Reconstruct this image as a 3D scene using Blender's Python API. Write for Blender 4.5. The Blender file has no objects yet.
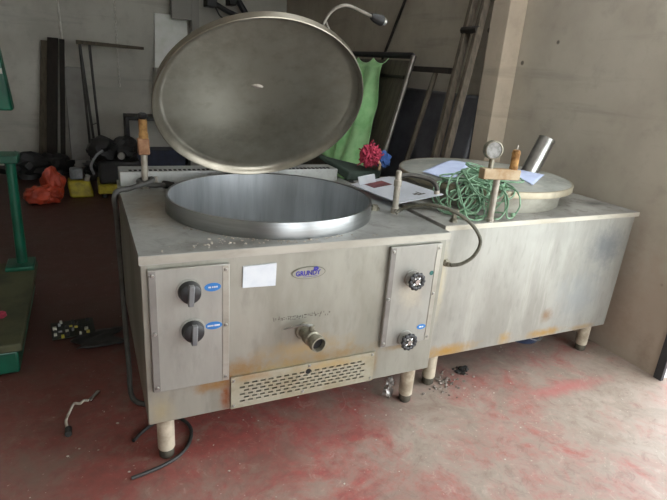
import bpy, bmesh, math, random
from mathutils import Vector, Matrix, noise
S = bpy.context.scene
C = S.collection
PI = math.pi
random.seed(4)
XR = 2.72
V = Vector

# ------------------------------------------------------------------ materials
def lin(c):
    return tuple(((v/255)/12.92 if v/255 <= .04045 else ((v/255+.055)/1.055)**2.4) for v in c)
def rgba(c):
    return tuple(lin(c)) + (1,)
class NT:
    def __init__(s, name):
        s.m = bpy.data.materials.new(name); s.m.use_nodes = True
        s.t = s.m.node_tree; s.b = s.t.nodes['Principled BSDF']
        s.co = s.n('ShaderNodeTexCoord').outputs['Object']
    def n(s, ty, **k):
        x = s.t.nodes.new(ty)
        for a, v in k.items(): setattr(x, a, v)
        return x
    def l(s, a, b): s.t.links.new(a, b)
    def set(s, i, v):
        if hasattr(v, 'links') or hasattr(v, 'is_linked'): s.l(v, i)
        else: i.default_value = v
    def noise(s, scale=5, detail=5, rough=.55, stretch=(1,1,1), off=(0,0,0), dist=0):
        mp = s.n('ShaderNodeMapping'); s.l(s.co, mp.inputs[0])
        mp.inputs['Scale'].default_value = stretch; mp.inputs['Location'].default_value = off
        x = s.n('ShaderNodeTexNoise'); s.l(mp.outputs[0], x.inputs['Vector'])
        x.inputs['Scale'].default_value = scale; x.inputs['Detail'].default_value = detail
        x.inputs['Roughness'].default_value = rough; x.inputs['Distortion'].default_value = dist
        return x.outputs[0]
    def ramp(s, f, a, b):
        x = s.n('ShaderNodeMapRange', interpolation_type='SMOOTHSTEP'); s.l(f, x.inputs[0])
        x.inputs[1].default_value = a; x.inputs[2].default_value = b
        return x.outputs[0]
    def mul(s, a, b, op='MULTIPLY'):
        x = s.n('ShaderNodeMath', operation=op); s.set(x.inputs[0], a); s.set(x.inputs[1], b)
        return x.outputs[0]
    def mix(s, f, a, b):
        x = s.n('ShaderNodeMix', data_type='RGBA'); s.set(x.inputs[0], f)
        s.set(x.inputs[6], a); s.set(x.inputs[7], b)
        return x.outputs[2]
    def blob(s, c, r):
        """0..1 falloff around a point, with an uneven edge"""
        mp = s.n('ShaderNodeMapping', vector_type='TEXTURE'); s.l(s.co, mp.inputs[0])
        mp.inputs['Location'].default_value = c; mp.inputs['Scale'].default_value = r
        x = s.n('ShaderNodeVectorMath', operation='LENGTH'); s.l(mp.outputs[0], x.inputs[0])
        nz = s.noise(9, 8, .72); fine = s.noise(38, 5, .7, (1,1,1), (2,5,1))
        d = s.mul(x.outputs['Value'], s.mul(s.mul(nz, 1.5), s.mul(fine, .5), 'ADD'), 'ADD')
        return s.ramp(d, 1.95, .95)
    def sep(s):
        x = s.n('ShaderNodeSeparateXYZ'); s.l(s.co, x.inputs[0]); return x.outputs
    def bump(s, f, d=.1, dist=.01):
        x = s.n('ShaderNodeBump'); s.l(f, x.inputs['Height'])
        x.inputs['Strength'].default_value = d; x.inputs['Distance'].default_value = dist
        s.l(x.outputs[0], s.b.inputs['Normal'])
    def done(s, col, rough=.6, metal=0., **k):
        s.set(s.b.inputs['Base Color'], col); s.set(s.b.inputs['Roughness'], rough); s.set(s.b.inputs['Metallic'], metal)
        for a, v in k.items(): s.set(s.b.inputs[a.replace('_', ' ')], v)
        return s.m
def plain(name, c, rough=.6, metal=0., c2=None, scale=12, lo=.35, hi=.7, bump=0, stretch=(1,1,1), **k):
    t = NT(name); nz = t.noise(scale, 6, .6, stretch)
    c2 = c2 or tuple(v*.72 for v in c)
    if bump: t.bump(nz, bump, .01)
    return t.done(t.mix(t.ramp(nz, lo, hi), rgba(c), rgba(c2)), rough, metal, **k)

def steel(name, c, c2, rough, metal, stretch=(1,1,1), scale=4, stains=(), wipe=None, grime=None):
    t = NT(name)
    n1 = t.noise(scale, 6, .6, stretch); n2 = t.noise(scale*7, 5, .6, stretch, (3,1,2))
    col = t.mix(t.ramp(n1, .38, .66), rgba(c), rgba(c2))
    col = t.mix(t.mul(t.ramp(n2, .5, .75), .22), col, rgba(tuple(v*.7 for v in c2)))
    if wipe:
        n3 = t.noise(wipe[1], 6, .7, wipe[2], (7,3,1))
        col = t.mix(t.mul(t.ramp(n3, .52, .72), wipe[3]), col, rgba(wipe[0]))
    if grime:
        n4 = t.noise(grime[1], 8, .7, (1,1,1), (2,8,1), .6)
        col = t.mix(t.mul(t.ramp(n4, grime[2], grime[3]), grime[4]), col, rgba(grime[0]))
    for (p, r, sc, st) in stains:
        col = t.mix(t.mul(t.blob(p, r), st), col, rgba(sc))
    rg = t.mul(t.mul(n1, .25), rough-.12, 'ADD')
    t.bump(n2, .03, .004)
    return t.done(col, rg, metal)

RUST = (150,112,52)
M = {}
M['front'] = steel('brushed steel front', (158,158,148), (138,137,126), .42, .58, (1,1,.35), 3.5,
    stains=[((.36,0,.385),(.17,.5,.08),(140,106,54),.8), ((.62,0,.43),(.3,.5,.07),(160,134,82),.7),
            ((.70,0,.38),(.42,.5,.05),(140,112,62),.75), ((.5,0,.36),(.2,.5,.06),(165,140,80),.4),
            ((.295,0,.29),(.04,.5,.13),(134,74,34),.95), ((.25,0,.335),(.13,.5,.05),(146,108,52),.85),
            ((.05,0,.26),(.08,.5,.12),(185,172,130),.5), ((1.1,0,.36),(.12,.5,.02),(140,112,64),.6),
            ((.97,0,.3),(.02,.5,.09),(140,112,70),.6)])
M['panel'] = steel('brushed steel panel', (160,160,153), (144,143,136), .42, .5, (1,1,.3), 4,
    stains=[((.16,-.01,.86),(.2,.5,.02),(150,138,110),.4), ((1.1,-.01,.62),(.1,.5,.1),(196,184,160),.5)])
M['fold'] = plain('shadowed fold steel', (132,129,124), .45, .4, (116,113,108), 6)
M['grille'] = steel('stained grille steel', (160,157,140), (146,138,114), .48, .45, (1,1,1), 6,
    stains=[((.75,0,.34),(.25,.5,.03),(168,140,84),.6), ((.4,0,.35),(.12,.5,.03),(150,112,60),.6)])
M['counter'] = steel('worn counter steel', (172,174,170), (150,151,146), .40, .5, (1,1,1), 3,
    grime=((104,98,88), 16, .5, .7, .45),
    stains=[((.12,.6,.9),(.16,.5,.2),(150,136,112),.6), ((.35,.06,.9),(.4,.07,.2),(92,86,78),.5)])
M['lip'] = steel('counter edge steel', (172,170,160), (152,149,138), .42, .6, (.4,1,1), 4)
M['tub'] = steel('spun steel', (150,152,152), (128,130,130), .30, .95, (.15,.15,2.5), 5)
M['tubin'] = steel('spun steel bowl', (200,204,206), (170,175,178), .36, .8, (2.5,2.5,.25), 2.5)
M['lid'] = steel('dull spun steel', (160,154,140), (128,122,109), .36, .85, (1,1,1), 2.2, wipe=((176,168,152), 3, (1,1,1), .5))
M['dullsteel'] = plain('dull rod steel', (140,136,128), .35, .8, (116,112,104), 14)
M['chrome'] = plain('chrome', (205,205,205), .18, 1., (180,180,178))
M['galv'] = plain('shiny pipe steel', (178,178,172), .28, .9, (150,150,146), 8, stretch=(4,4,1))
M['front2'] = steel('streaked steel panel', (160,160,153), (143,142,134), .42, .52, (1.6,1,.5), 3,
    wipe=((178,177,170), 4, (2.4,1,.3), .6),
    stains=[((1.14,0,.70),(.24,.5,.20),(108,114,118),.75), ((1.0,0,.42),(.26,.5,.26),(136,142,144),.6), ((.8,0,.80),(.4,.5,.06),(146,146,140),.5),
            ((.12,0,.225),(.26,.5,.06),(168,132,66),.95), ((.5,0,.235),(.07,.5,.06),(170,136,72),.85), ((.80,0,.22),(.22,.5,.04),(166,130,66),.9),
            ((1.1,0,.21),(.16,.5,.03),(160,130,80),.7), ((.78,0,.33),(.07,.5,.06),(132,104,72),.8), ((.02,0,.6),(.04,.5,.3),(196,184,150),.5)])
M['counter2'] = steel('dusty counter steel', (170,169,162), (142,140,134), .5, .4, (1,1,1), 3,
    grime=((110,104,94), 10, .5, .64, .6), stains=[((1.2,.2,.9),(.1,.06,.2),(84,84,84),.8)])
M['lip2'] = steel('dusty counter edge', (188,184,170), (166,160,144), .5, .45, (.4,1,1), 5)
M['lid2'] = steel('dusty lid steel', (182,185,178), (150,153,146), .45, .45, (1,1,1), 3,
    grime=((204,202,190), 8, .5, .66, .6), stains=[((.98,.5,1.),(.2,.16,.2),(178,176,160),.5)])
M['lidrim2'] = steel('tan stained rim steel', (162,154,132), (136,130,112), .45, .5, (1,1,1), 4)
M['tub2'] = steel('limescaled tub steel', (166,164,152), (140,138,126), .42, .6, (1,1,2), 4, stains=[((.3,-.1,.93),(.3,.5,.04),(182,166,120),.5)])
M['legpaint'] = plain('chipped cream leg paint', (192,182,162), .55, .1, (150,138,118), 16)
M['legfoot'] = plain('greasy threaded foot', (92,88,76), .6, .4, (60,56,50), 20)
M['black'] = plain('black plastic', (40,41,42), .38, 0, (28,28,29))
M['grey'] = plain('grey plastic', (104,105,106), .4, 0, (90,90,91))
M['rubber'] = plain('black rubber', (42,42,40), .55, 0, (30,30,29))
M['hose'] = plain('grey rubber hose', (74,74,71), .5, 0, (52,52,50))
M['hose2'] = plain('olive braided hose', (92,90,76), .5, .2, (66,64,54), 60)
M['sticker'] = plain('white paper sticker', (208,212,216), .7, 0, (192,198,206))
M['blue'] = plain('blue label', (40,118,184), .45, 0, (34,100,166))
M['white'] = plain('white print', (235,238,240), .5)
M['logoblue'] = plain('dark blue print', (48,44,150), .5)
M['ink'] = plain('faded grey ink', (96,90,80), .7)
M['brass'] = plain('tarnished fitting metal', (150,146,130), .45, .6, (100,96,82), 30)
M['rusty'] = plain('orange rust', (178,138,84), .85, .1, (112,76,40), 30, bump=.3)
M['rustdk'] = plain('brown rusted block', (160,122,92), .85, .1, (120,82,56), 22, bump=.3)
M['tanblock'] = plain('tan oxidised block', (176,160,132), .7, .2, (140,112,76), 9, bump=.2)
M['pipe'] = plain('dull pipe', (168,162,150), .5, .4, (140,134,122), 20)
M['hole'] = plain('dark void', (22,20,18), .9)
M['plate'] = plain('pale painted board', (186,190,196), .5, 0, (170,174,180), 6)
M['paper'] = plain('bluish paper', (196,208,236), .8, 0, (180,192,224), 9)
M['label'] = plain('dark red label', (116,64,66), .7)
M['wire'] = plain('pale green wire', (134,168,138), .5, 0, (84,122,92), 25)
M['redyarn'] = plain('red yarn', (178,58,82), .9, 0, (130,36,58), 60)
M['blueyarn'] = plain('blue yarn', (50,82,138), .9, 0, (36,60,110), 60)
M['yellow'] = plain('yellow plastic', (168,154,34), .5, 0, (120,108,26))
M['wood'] = plain('weathered wood', (104,94,80), .8, 0, (72,64,54), 8, stretch=(6,6,1), bump=.1)
M['wooddk'] = plain('dark plank wood', (46,40,34), .85, 0, (32,28,24), 6, stretch=(6,6,1))
M['woodmid'] = plain('brown plank wood', (92,84,70), .85, 0, (70,62,52), 6, stretch=(6,6,1))
M['clamp'] = plain('pale wood handle', (190,160,120), .7)
M['dkgreen'] = plain('dark green fabric', (44,58,48), .8, 0, (32,44,36))
M['scalegreen'] = plain('green enamel', (12,84,62), .4, 0, (8,62,46), 7)
M['scaletop'] = plain('dirty platform', (74,75,52), .7, .1, (50,52,36), 5)
M['cloth'] = plain('bright green plastic sheet', (186,238,174), .4, 0, (150,216,142), 9)
M['blackboard'] = plain('black vinyl', (92,92,96), .45, 0, (70,70,74), 5)
M['darkpanel'] = plain('dark grimy panel', (92,86,74), .35, .1, (62,58,50), 9, stretch=(1,4,.6))
M['darksteel'] = plain('dark steel', (70,68,64), .4, .6, (54,52,48))
M['orange'] = plain('orange plastic bag', (184,70,44), .5, 0, (136,44,28), 8)
M['dark'] = plain('black machine paint', (34,34,35), .5, 0, (24,24,25))
M['navy'] = plain('dark blue paint', (36,46,70), .5)
M['greyplastic'] = plain('grey plastic cap', (130,132,134), .5)
M['whitemetal'] = plain('greyish white metal', (150,148,141), .6, 0, (150,148,140), 6)
M['palechain'] = plain('pale zinc', (226,224,214), .5, 0, (200,198,188), 9)
M['board'] = plain('greyish board', (158,156,150), .6, 0, (140,138,132), 4)
M['lightpatch'] = plain('white light patch sheet', (250,252,246), .6, 0, (236,240,230), 6)  # near-white colour stands for light falling on the rear wall
M['pcb'] = plain('circuit board', (38,44,40), .5)
M['comp_w'] = plain('pale component', (196,196,180), .5)
M['comp_y'] = plain('yellow component', (196,186,70), .5)
M['foil'] = plain('crumpled foil', (176,174,170), .35, .8, (130,128,124), 40)
M['rubble'] = plain('grey rubble', (140,130,120), .95, 0, (84,76,70), 40)
M['flake'] = plain('pale flakes', (190,182,170), .9, 0, (140,130,118), 40)
M['jamb'] = plain('dark jamb paint', (48,48,50), .6)

def floor_mat():
    t = NT('worn red painted concrete')
    a = t.noise(1.3, 8, .66, dist=.5); b = t.noise(4.5, 8, .7, (1,1,1), (5,2,0), .7); c = t.noise(22, 6, .7, (1,1,1), (1,9,0)); d = t.noise(.7, 3, .5, (1,1,1), (9,4,0))
    w = t.noise(9, 8, .75, (1,1,1), (3,3,3), .4)
    red = t.mix(t.ramp(c, .35, .7), rgba((154,80,74)), rgba((130,74,68)))
    conc = t.mix(t.ramp(b, .35, .7), rgba((156,145,133)), rgba((132,118,106)))
    s = t.sep()
    m = t.mul(t.mul(t.mul(a, .5), t.mul(b, .5), 'ADD'), t.mul(t.ramp(s['X'], 1.7, .1), .09), 'SUBTRACT')
    col = t.mix(t.ramp(m, .36, .56), red, conc)
    col = t.mix(t.mul(t.ramp(w, .5, .66), .6), col, rgba((146,126,114)))
    q1 = t.n('ShaderNodeMath', operation='ABSOLUTE'); t.l(t.mul(t.noise(2.3, 2, .5, (1,1,1), (3,7,0), .8), .5, 'SUBTRACT'), q1.inputs[0])
    ln = t.mul(t.ramp(q1.outputs[0], .006, .001), t.ramp(t.noise(3.1, 3, .5, (1,1,1), (1,1,8)), .55, .62))
    col = t.mix(t.mul(ln, .12), col, rgba((204,192,182)))
    f2 = t.noise(13, 9, .78, (1,1,1), (6,6,2), .8)
    col = t.mix(t.mul(t.ramp(f2, .50, .66), .38), col, rgba((104,76,68)))
    col = t.mix(t.mul(t.ramp(f2, .44, .34), .30), col, rgba((190,170,156)))
    # walked-in dirt plus painted shade, darker to the left and at the back
    s = t.sep()
    gx = t.ramp(t.mul(s['X'], t.mul(d, .8), 'ADD'), 1.15, -.25)
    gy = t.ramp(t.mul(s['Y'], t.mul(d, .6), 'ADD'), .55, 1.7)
    col = t.mix(t.mul(gx, .6), col, rgba((92,58,50)))
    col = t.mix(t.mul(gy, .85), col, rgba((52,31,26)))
    sp = t.noise(60, 3, .5, (1,1,1), (2,2,0))
    col = t.mix(t.mul(t.ramp(sp, .68, .74), .3), col, rgba((214,198,186)))
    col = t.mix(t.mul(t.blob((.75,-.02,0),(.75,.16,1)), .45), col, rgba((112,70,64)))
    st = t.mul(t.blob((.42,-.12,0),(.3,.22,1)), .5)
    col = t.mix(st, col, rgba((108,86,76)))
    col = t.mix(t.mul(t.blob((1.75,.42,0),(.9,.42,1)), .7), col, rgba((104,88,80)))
    col = t.mix(t.mul(t.blob((2.45,.0,0),(.14,.26,1)), .35), col, rgba((150,134,124)))
    col = t.mix(t.mul(t.blob((2.1,-.12,0),(.5,.09,1)), .55), col, rgba((176,74,78)))
    t.bump(c, .12, .01)
    return t.done(col, t.mul(t.mul(w, .3), .42, 'ADD'), 0)
def wall_mat(name, c, c2, specks=0, low=None):
    t = NT(name)
    a = t.noise(1.1, 6, .6); b = t.noise(7, 8, .65, (1,1,1), (4,1,2)); h = t.noise(2.2, 6, .6, (.25,.25,3.2), (1,5,2))
    col = t.mix(t.ramp(a, .35, .7), rgba(c), rgba(c2))
    col = t.mix(t.mul(t.ramp(b, .5, .75), .25), col, rgba(tuple(v*.75 for v in c2)))
    col = t.mix(t.mul(t.ramp(h, .56, .72), .3), col, rgba(tuple(v*.7 for v in c2)))
    if specks:
        mp = t.n('ShaderNodeMapping'); t.l(t.co, mp.inputs[0])
        v = t.n('ShaderNodeTexVoronoi'); t.l(mp.outputs[0], v.inputs['Vector']); v.inputs['Scale'].default_value = specks
        col = t.mix(t.mul(t.ramp(v.outputs['Distance'], .07, .045), .8), col, rgba((58,50,44)))
    if specks:
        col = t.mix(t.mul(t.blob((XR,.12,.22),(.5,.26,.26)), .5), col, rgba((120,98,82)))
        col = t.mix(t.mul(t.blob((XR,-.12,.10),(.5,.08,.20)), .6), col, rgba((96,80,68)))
    if low:
        s = t.sep(); n = t.noise(5, 7, .7, (1,1,1), (8,8,8), .5)
        g = t.ramp(t.mul(s['Z'], t.mul(n, .9), 'SUBTRACT'), low[1], low[1]-.5)
        col = t.mix(t.mul(g, low[2]), col, rgba(low[0]))
    t.bump(b, .08, .01)
    return t.done(col, .85, 0)
M['floor'] = floor_mat()
M['wallrear'] = wall_mat('grey plaster', (200,198,188), (176,173,163))
M['wallright'] = wall_mat('warm grey plaster', (178,170,154), (160,151,136), specks=3.2, low=((150,128,112), .45, .5))
M['pilaster'] = wall_mat('beige plaster', (188,174,154), (168,155,137), low=((150,128,112), .3, .4))
M['ceil'] = wall_mat('ceiling plaster', (226,224,218), (212,209,202))
M['reveal'] = plain('white door reveal', (226,228,230), .6, 0, (206,208,210), 4)
M['outside'] = plain('pale concrete', (196,196,192), .85, 0, (184,184,180), 3)  # light concrete outside, one even pale tone

# ------------------------------------------------------------------ mesh builder
class MB:
    def __init__(s): s.bm = bmesh.new()
    def box(s, a, b, mat=None):
        a, b = V(a), V(b)
        m = Matrix.Translation((a+b)/2) @ Matrix.Diagonal(((b-a).x, (b-a).y, (b-a).z, 1))
        if mat is not None: m = mat @ m
        bmesh.ops.create_cube(s.bm, size=1, matrix=m); return s
    def hexa(s, bot, top):
        vs = [s.bm.verts.new(p) for p in list(bot)+list(top)]
        for f in ((3,2,1,0),(4,5,6,7),(0,1,5,4),(1,2,6,5),(2,3,7,6),(3,0,4,7)): s.bm.faces.new([vs[i] for i in f])
        return s
    def ring(s, c, ax, ay, r, n):
        return [s.bm.verts.new(c + (ax*math.cos(2*PI*i/n) + ay*math.sin(2*PI*i/n))*r) for i in range(n)]
    def sweep(s, pts, rad, n=10, caps=True, closed=False):
        pts = [V(p) for p in pts]; k = len(pts)
        rad = rad if isinstance(rad, (list, tuple)) else [rad]*k
        rings = []; up = None
        for i, p in enumerate(pts):
            if closed: d = pts[(i+1) % k] - pts[i-1]
            else: d = pts[min(i+1, k-1)] - pts[max(i-1, 0)]
            if d.length < 1e-9: d = V((0,0,1))
            d.normalize()
            if up is None:
                up = V((0,0,1)) if abs(d.z) < .9 else V((1,0,0))
            ax = (up - d*up.dot(d))
            if ax.length < 1e-6: ax = d.orthogonal()
            ax.normalize(); up = ax
            rings.append(s.ring(p, ax, d.cross(ax), max(rad[i], 1e-5), n))
        for i in range(k if closed else k-1):
            a, b = rings[i], rings[(i+1) % k]
            for j in range(n): s.bm.faces.new((a[j], a[(j+1) % n], b[(j+1) % n], b[j]))
        if caps and not closed:
            s.bm.faces.new(rings[0][::-1]); s.bm.faces.new(rings[-1])
        return s
    def cyl(s, a, b, r, r2=None, n=20):
        return s.sweep([a, b], [r, r if r2 is None else r2], n)
    def lathe(s, prof, o, n=64, ax=V((1,0,0)), ay=V((0,1,0)), az=V((0,0,1)), close=False):
        """profile of (radius, height) around az through o"""
        o = V(o); rings = []
        for r, h in prof:
            if r < 1e-6: rings.append([s.bm.verts.new(o + az*h)])
            else: rings.append(s.ring(o + az*h, ax, ay, r, n))
        pairs = list(zip(rings, rings[1:])) + ([(rings[-1], rings[0])] if close else [])
        for a, b in pairs:
            for j in range(n):
                q = [a[j % len(a)], a[(j+1) % len(a)], b[(j+1) % len(b)], b[j % len(b)]]
                u = []
                for v in q:
                    if v not in u: u.append(v)
                if len(u) > 2: s.bm.faces.new(u)
        return s
    def blob(s, c, r, sub=3, amp=.2, fr=3., seed=0, ridg=0):
        g = bmesh.ops.create_icosphere(s.bm, subdivisions=sub, radius=1)
        r = V(r) if hasattr(r, '__len__') else V((r,r,r))
        for v in g['verts']:
            d = v.co.normalized(); k = noise.noise(d*fr + V((seed*3.1, seed*7.7, 1)))
            if ridg: k = abs(k)*2 - .5
            f = 1 + amp*k
            v.co = V((d.x*r.x*f, d.y*r.y*f, d.z*r.z*f)) + V(c)
        return s
    def grid(s, fn, nu, nv):
        g = [[s.bm.verts.new(fn(i/nu, j/nv)) for j in range(nv+1)] for i in range(nu+1)]
        for i in range(nu):
            for j in range(nv): s.bm.faces.new((g[i][j], g[i+1][j], g[i+1][j+1], g[i][j+1]))
        return s
    def build(s, name, mat, parent=None, label=None, bev=0, sharp=35, solid=0, sub=0):
        bm = s.bm
        bmesh.ops.recalc_face_normals(bm, faces=bm.faces[:]) if not solid else None
        off = V(parent_world(parent)) if parent else V((0,0,0))
        org = V((0,0,0))
        if parent is None and getattr(s, 'origin', None): org = V(s.origin)
        for v in bm.verts: v.co -= off + org
        for e in bm.edges:
            if len(e.link_faces) == 2: e.smooth = e.calc_face_angle(0) < math.radians(sharp)
        for f in bm.faces: f.smooth = True
        me = bpy.data.meshes.new(name); bm.to_mesh(me); bm.free()
        me.materials.append(mat if not isinstance(mat, str) else M[mat])
        o = bpy.data.objects.new(name, me); C.objects.link(o); o.location = org
        if parent: o.parent = parent
        if label: o['label'] = label
        if solid:
            md = o.modifiers.new('thick', 'SOLIDIFY'); md.thickness = solid; md.offset = 0
        if bev:
            md = o.modifiers.new('bevel', 'BEVEL'); md.width = bev; md.segments = 2; md.limit_method = 'ANGLE'; md.angle_limit = math.radians(40); md.harden_normals = False
        if sub:
            md = o.modifiers.new('sub', 'SUBSURF'); md.levels = sub; md.render_levels = sub
        return o
def parent_world(p):
    w = V(p.location)
    while p.parent: p = p.parent; w = w + V(p.location)
    return w
def tag(o, label, cat, group=None, kind=None):
    o['label'] = label; o['category'] = cat
    if group: o['group'] = group
    if kind: o['kind'] = kind
    return o
def thing(name, loc, label, cat, group=None):
    o = bpy.data.objects.new(name, None); C.objects.link(o); o.location = loc; o.empty_display_size = .1
    return tag(o, label, cat, group)
def single(mb, name, mat, label, cat, origin=None, group=None, kind=None, **k):
    if origin: mb.origin = origin
    return tag(mb.build(name, mat, None, **k), label, cat, group, kind)
def struct(mb, name, mat, **k):
    o = mb.build(name, mat, None, **k); o['kind'] = 'structure'; return o
def spline(pts, n=8):
    """Catmull-Rom through the points"""
    P = [V(p) for p in pts]; P = [P[0]*2-P[1]] + P + [P[-1]*2-P[-2]]; out = []
    for i in range(1, len(P)-2):
        for k in range(n):
            t = k/n; a, b, c, d = P[i-1:i+3]
            out.append(.5*((2*b) + (c-a)*t + (2*a-5*b+4*c-d)*t*t + (3*b-a-3*c+d)*t**3))
    out.append(P[-2]); return out
def text_mesh(name, body, loc, size, mat, parent, rotz=0, shear=0, tilt=0, depth=.0006, label=None, stretch=1):
    """lettering that stands on a front facing -y"""
    cu = bpy.data.curves.new('lettering', 'FONT'); cu.body = body; cu.size = size; cu.extrude = depth; cu.shear = shear
    cu.align_x = 'CENTER'; cu.align_y = 'CENTER'; cu.offset = size*.03
    tmp = bpy.data.objects.new('lettering', cu); C.objects.link(tmp)
    dg = bpy.context.evaluated_depsgraph_get()
    me = bpy.data.meshes.new_from_object(tmp.evaluated_get(dg)); bpy.data.objects.remove(tmp)
    m = Matrix.Translation(V(loc) - parent_world(parent)) @ Matrix.Rotation(tilt, 4, 'Y') @ Matrix.Rotation(PI/2, 4, 'X') @ Matrix.Diagonal((stretch,1,1,1))
    me.transform(m); me.materials.clear(); me.materials.append(M[mat])
    o = bpy.data.objects.new(name, me); C.objects.link(o); o.parent = parent
    return o
def oval(c, a, b, y, th=.001, n=28, tilt=0):
    mb = MB(); ct, st = math.cos(tilt), math.sin(tilt)
    pts = [(a*math.cos(2*PI*i/n), b*math.sin(2*PI*i/n)) for i in range(n)]
    f = [mb.bm.verts.new((c[0]+p*ct-q*st, y-th, c[1]+p*st+q*ct)) for p, q in pts]
    g = [mb.bm.verts.new((c[0]+p*ct-q*st, y, c[1]+p*st+q*ct)) for p, q in pts]
    mb.bm.faces.new(f); mb.bm.faces.new(g[::-1])
    for i in range(n): mb.bm.faces.new((f[i], f[(i+1)%n], g[(i+1)%n], g[i]))
    return mb

# ------------------------------------------------------------------ camera
cam_d = bpy.data.cameras.new('camera'); cam = bpy.data.objects.new('camera', cam_d); C.objects.link(cam); S.camera = cam
r_ = V((0.90666161,-0.41578045,0.0713537)); u_ = V((0.07732565,0.33006993,0.94078403)); f_ = V((0.41471131,0.84745529,-0.33141223))
cam.matrix_world = Matrix(((r_.x,u_.x,-f_.x,-.1292),(r_.y,u_.y,-f_.y,-1.7303),(r_.z,u_.z,-f_.z,1.5386),(0,0,0,1)))
cam_d.sensor_width = 36; cam_d.lens = 36*518.51/667; cam_d.clip_start = .02; cam_d.clip_end = 200

# ------------------------------------------------------------------ the setting
XR, YB, XL, YF, H = 2.72, 6.3, -3.4, -5.0, 3.5
struct(MB().box((XL-.2,YF-.2,-.1),(XR+.2,YB+.2,0)), 'floor', 'floor')
SX0, SX1, SY0, SY1 = 1.0, 2.3, -1.2, .7      # roof opening added out of view to brighten counters and right wall
mb = MB().box((XL-.2,YF-.2,H),(SX0,YB+.2,H+.15)); mb.box((SX1,YF-.2,H),(XR+.2,YB+.2,H+.15))
mb.box((SX0,YF-.2,H),(SX1,SY0,H+.15)); mb.box((SX0,SY1,H),(SX1,YB+.2,H+.15))
struct(mb, 'ceiling', 'ceil')
struct(MB().box((XL-.2,YB,0),(XR+.2,YB+.2,H)), 'wall_rear', 'wallrear')
struct(MB().box((XL-.2,YF-.2,0),(XL,YB,H)), 'wall_left', 'wallrear')
JY = -.2125
mb = MB().box((XR,JY,0),(XR+.2,YB,H)); mb.box((XR,YF,0),(XR+.2,-4.4,H)); mb.box((XR,-4.4,2.9),(XR+.2,JY,H))
struct(mb, 'wall_right', 'wallright')
mb = MB().box((XL,YF-.2,0),(-.2,YF,H)); mb.box((2.4,YF-.2,0),(XR+.2,YF,H)); mb.box((-.2,YF-.2,2.9),(2.4,YF,H))
struct(mb, 'wall_front', 'wallrear')
struct(MB().box((2.565,1.325,0),(XR,1.50,H)), 'trim_1', 'pilaster', bev=.004)
struct(MB().box((XR-.012,JY-.045,0),(XR+.012,JY,2.9)), 'trim_2', 'jamb')
struct(MB().box((XR+.0125,JY-.03,0),(XR+.2,JY,2.9)), 'trim_3', 'reveal')
struct(MB().box((-30,-40,-.14),(40,30,-.1)), 'ground', 'outside')

# ------------------------------------------------------------------ kettle with the raised lid
W, D, HT = 1.27, 1.18, .9
K = thing('boiling_kettle', (0,0,0), 'large stainless steel boiling kettle with its round lid raised, nearest the camera', 'kettle', None)
def open_box(a, b, taper=None):
    m_ = MB(); q = [m_.bm.verts.new(p) for p in a + b]
    for f in ((3,2,1,0),(0,1,5,4),(1,2,6,5),(2,3,7,6),(3,0,4,7)): m_.bm.faces.new([q[i] for i in f])
    return m_
def holed_slab(x0, x1, y0, y1, z0, z1, c, r, n=96):
    m_ = MB(); cs = sorted([math.atan2(y-c[1], x-c[0]) % (2*PI) for x in (x0,x1) for y in (y0,y1)])
    an = sorted([2*PI*i/n for i in range(n)] + cs); lay = []
    for z in (z0, z1):
        inn, out = [], []
        for a in an:
            dx, dy = math.cos(a), math.sin(a)
            t = min([(x1-c[0])/dx if dx > 1e-9 else (x0-c[0])/dx if dx < -1e-9 else 9, (y1-c[1])/dy if dy > 1e-9 else (y0-c[1])/dy if dy < -1e-9 else 9])
            inn.append(m_.bm.verts.new((c[0]+r*dx, c[1]+r*dy, z))); out.append(m_.bm.verts.new((c[0]+t*dx, c[1]+t*dy, z)))
        lay.append((inn, out))
    (i0, o0), (i1, o1) = lay; k = len(an)
    for i in range(k):
        j = (i+1) % k
        for q in ((i1[i],o1[i],o1[j],i1[j]), (i0[j],o0[j],o0[i],i0[i]), (o0[i],o0[j],o1[j],o1[i]), (i0[j],i0[i],i1[i],i1[j])): m_.bm.faces.new(q)
    return m_
open_box([(0,.006,.212),(W,.006,.212),(W,D,.212),(0,D,.212)], [(0,.006,.866),(W,.006,.866),(W,D,.866),(0,D,.866)]).build('body', 'front', K, bev=.003)
holed_slab(-.004, W+.004, -.006, D, .866, .9, (.625,.511), .466).build('countertop', 'counter', K)
MB().box((-.005,-.0085,.868),(W+.005,-.0062,.8985)).build('edge_strip', 'lip', K)
# rear flue box with its vent slots
fl = MB().box((.005,1.03,.9),(W-.06,D,.972)).build('flue_box', 'counter', K, bev=.003)
mb = MB()
for i in range(46): mb.box((.05+i*.0245,1.045,.972),(.064+i*.0245,1.075,.9745))
mb.build('vent_slots', 'hole', fl)
# control panels
def screw(x, z, par, y):
    MB().lathe([(0,.004),(.005,.0035),(.0075,0),(.0075,-.004)], (x,y,z), 12, V((1,0,0)), V((0,0,1)), V((0,-1,0))).build('screw', 'galv', par)
def panel(x0, x1, z0, z1, dz):
    p = MB().hexa([(x0,-.012,z0),(x1,-.012,z0-dz*0),(x1,.006,z0),(x0,.006,z0)], [(x0,-.012,z1),(x1,-.012,z1),(x1,.006,z1),(x0,.006,z1)]).build('control_panel', 'panel', K, bev=.002)
    MB().box((x0+.002,-.0142,z0+.004),(x0+.026,-.0118,z1-.004)).build('edge_fold', 'fold', p, bev=.002)
    MB().box((x1-.026,-.0142,z0+.004),(x1-.002,-.0118,z1-.004)).build('edge_fold', 'lip', p, bev=.002)
    for x in (x0+.014, x1-.014):
        for z in (z0+.02, (z0+z1)/2, z1-.02): screw(x, z, p, -.0142)
    return p
P1 = panel(.021, .302, .362, .848, 0)
P2 = panel(.978, 1.236, .382, .855, 0)
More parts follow.
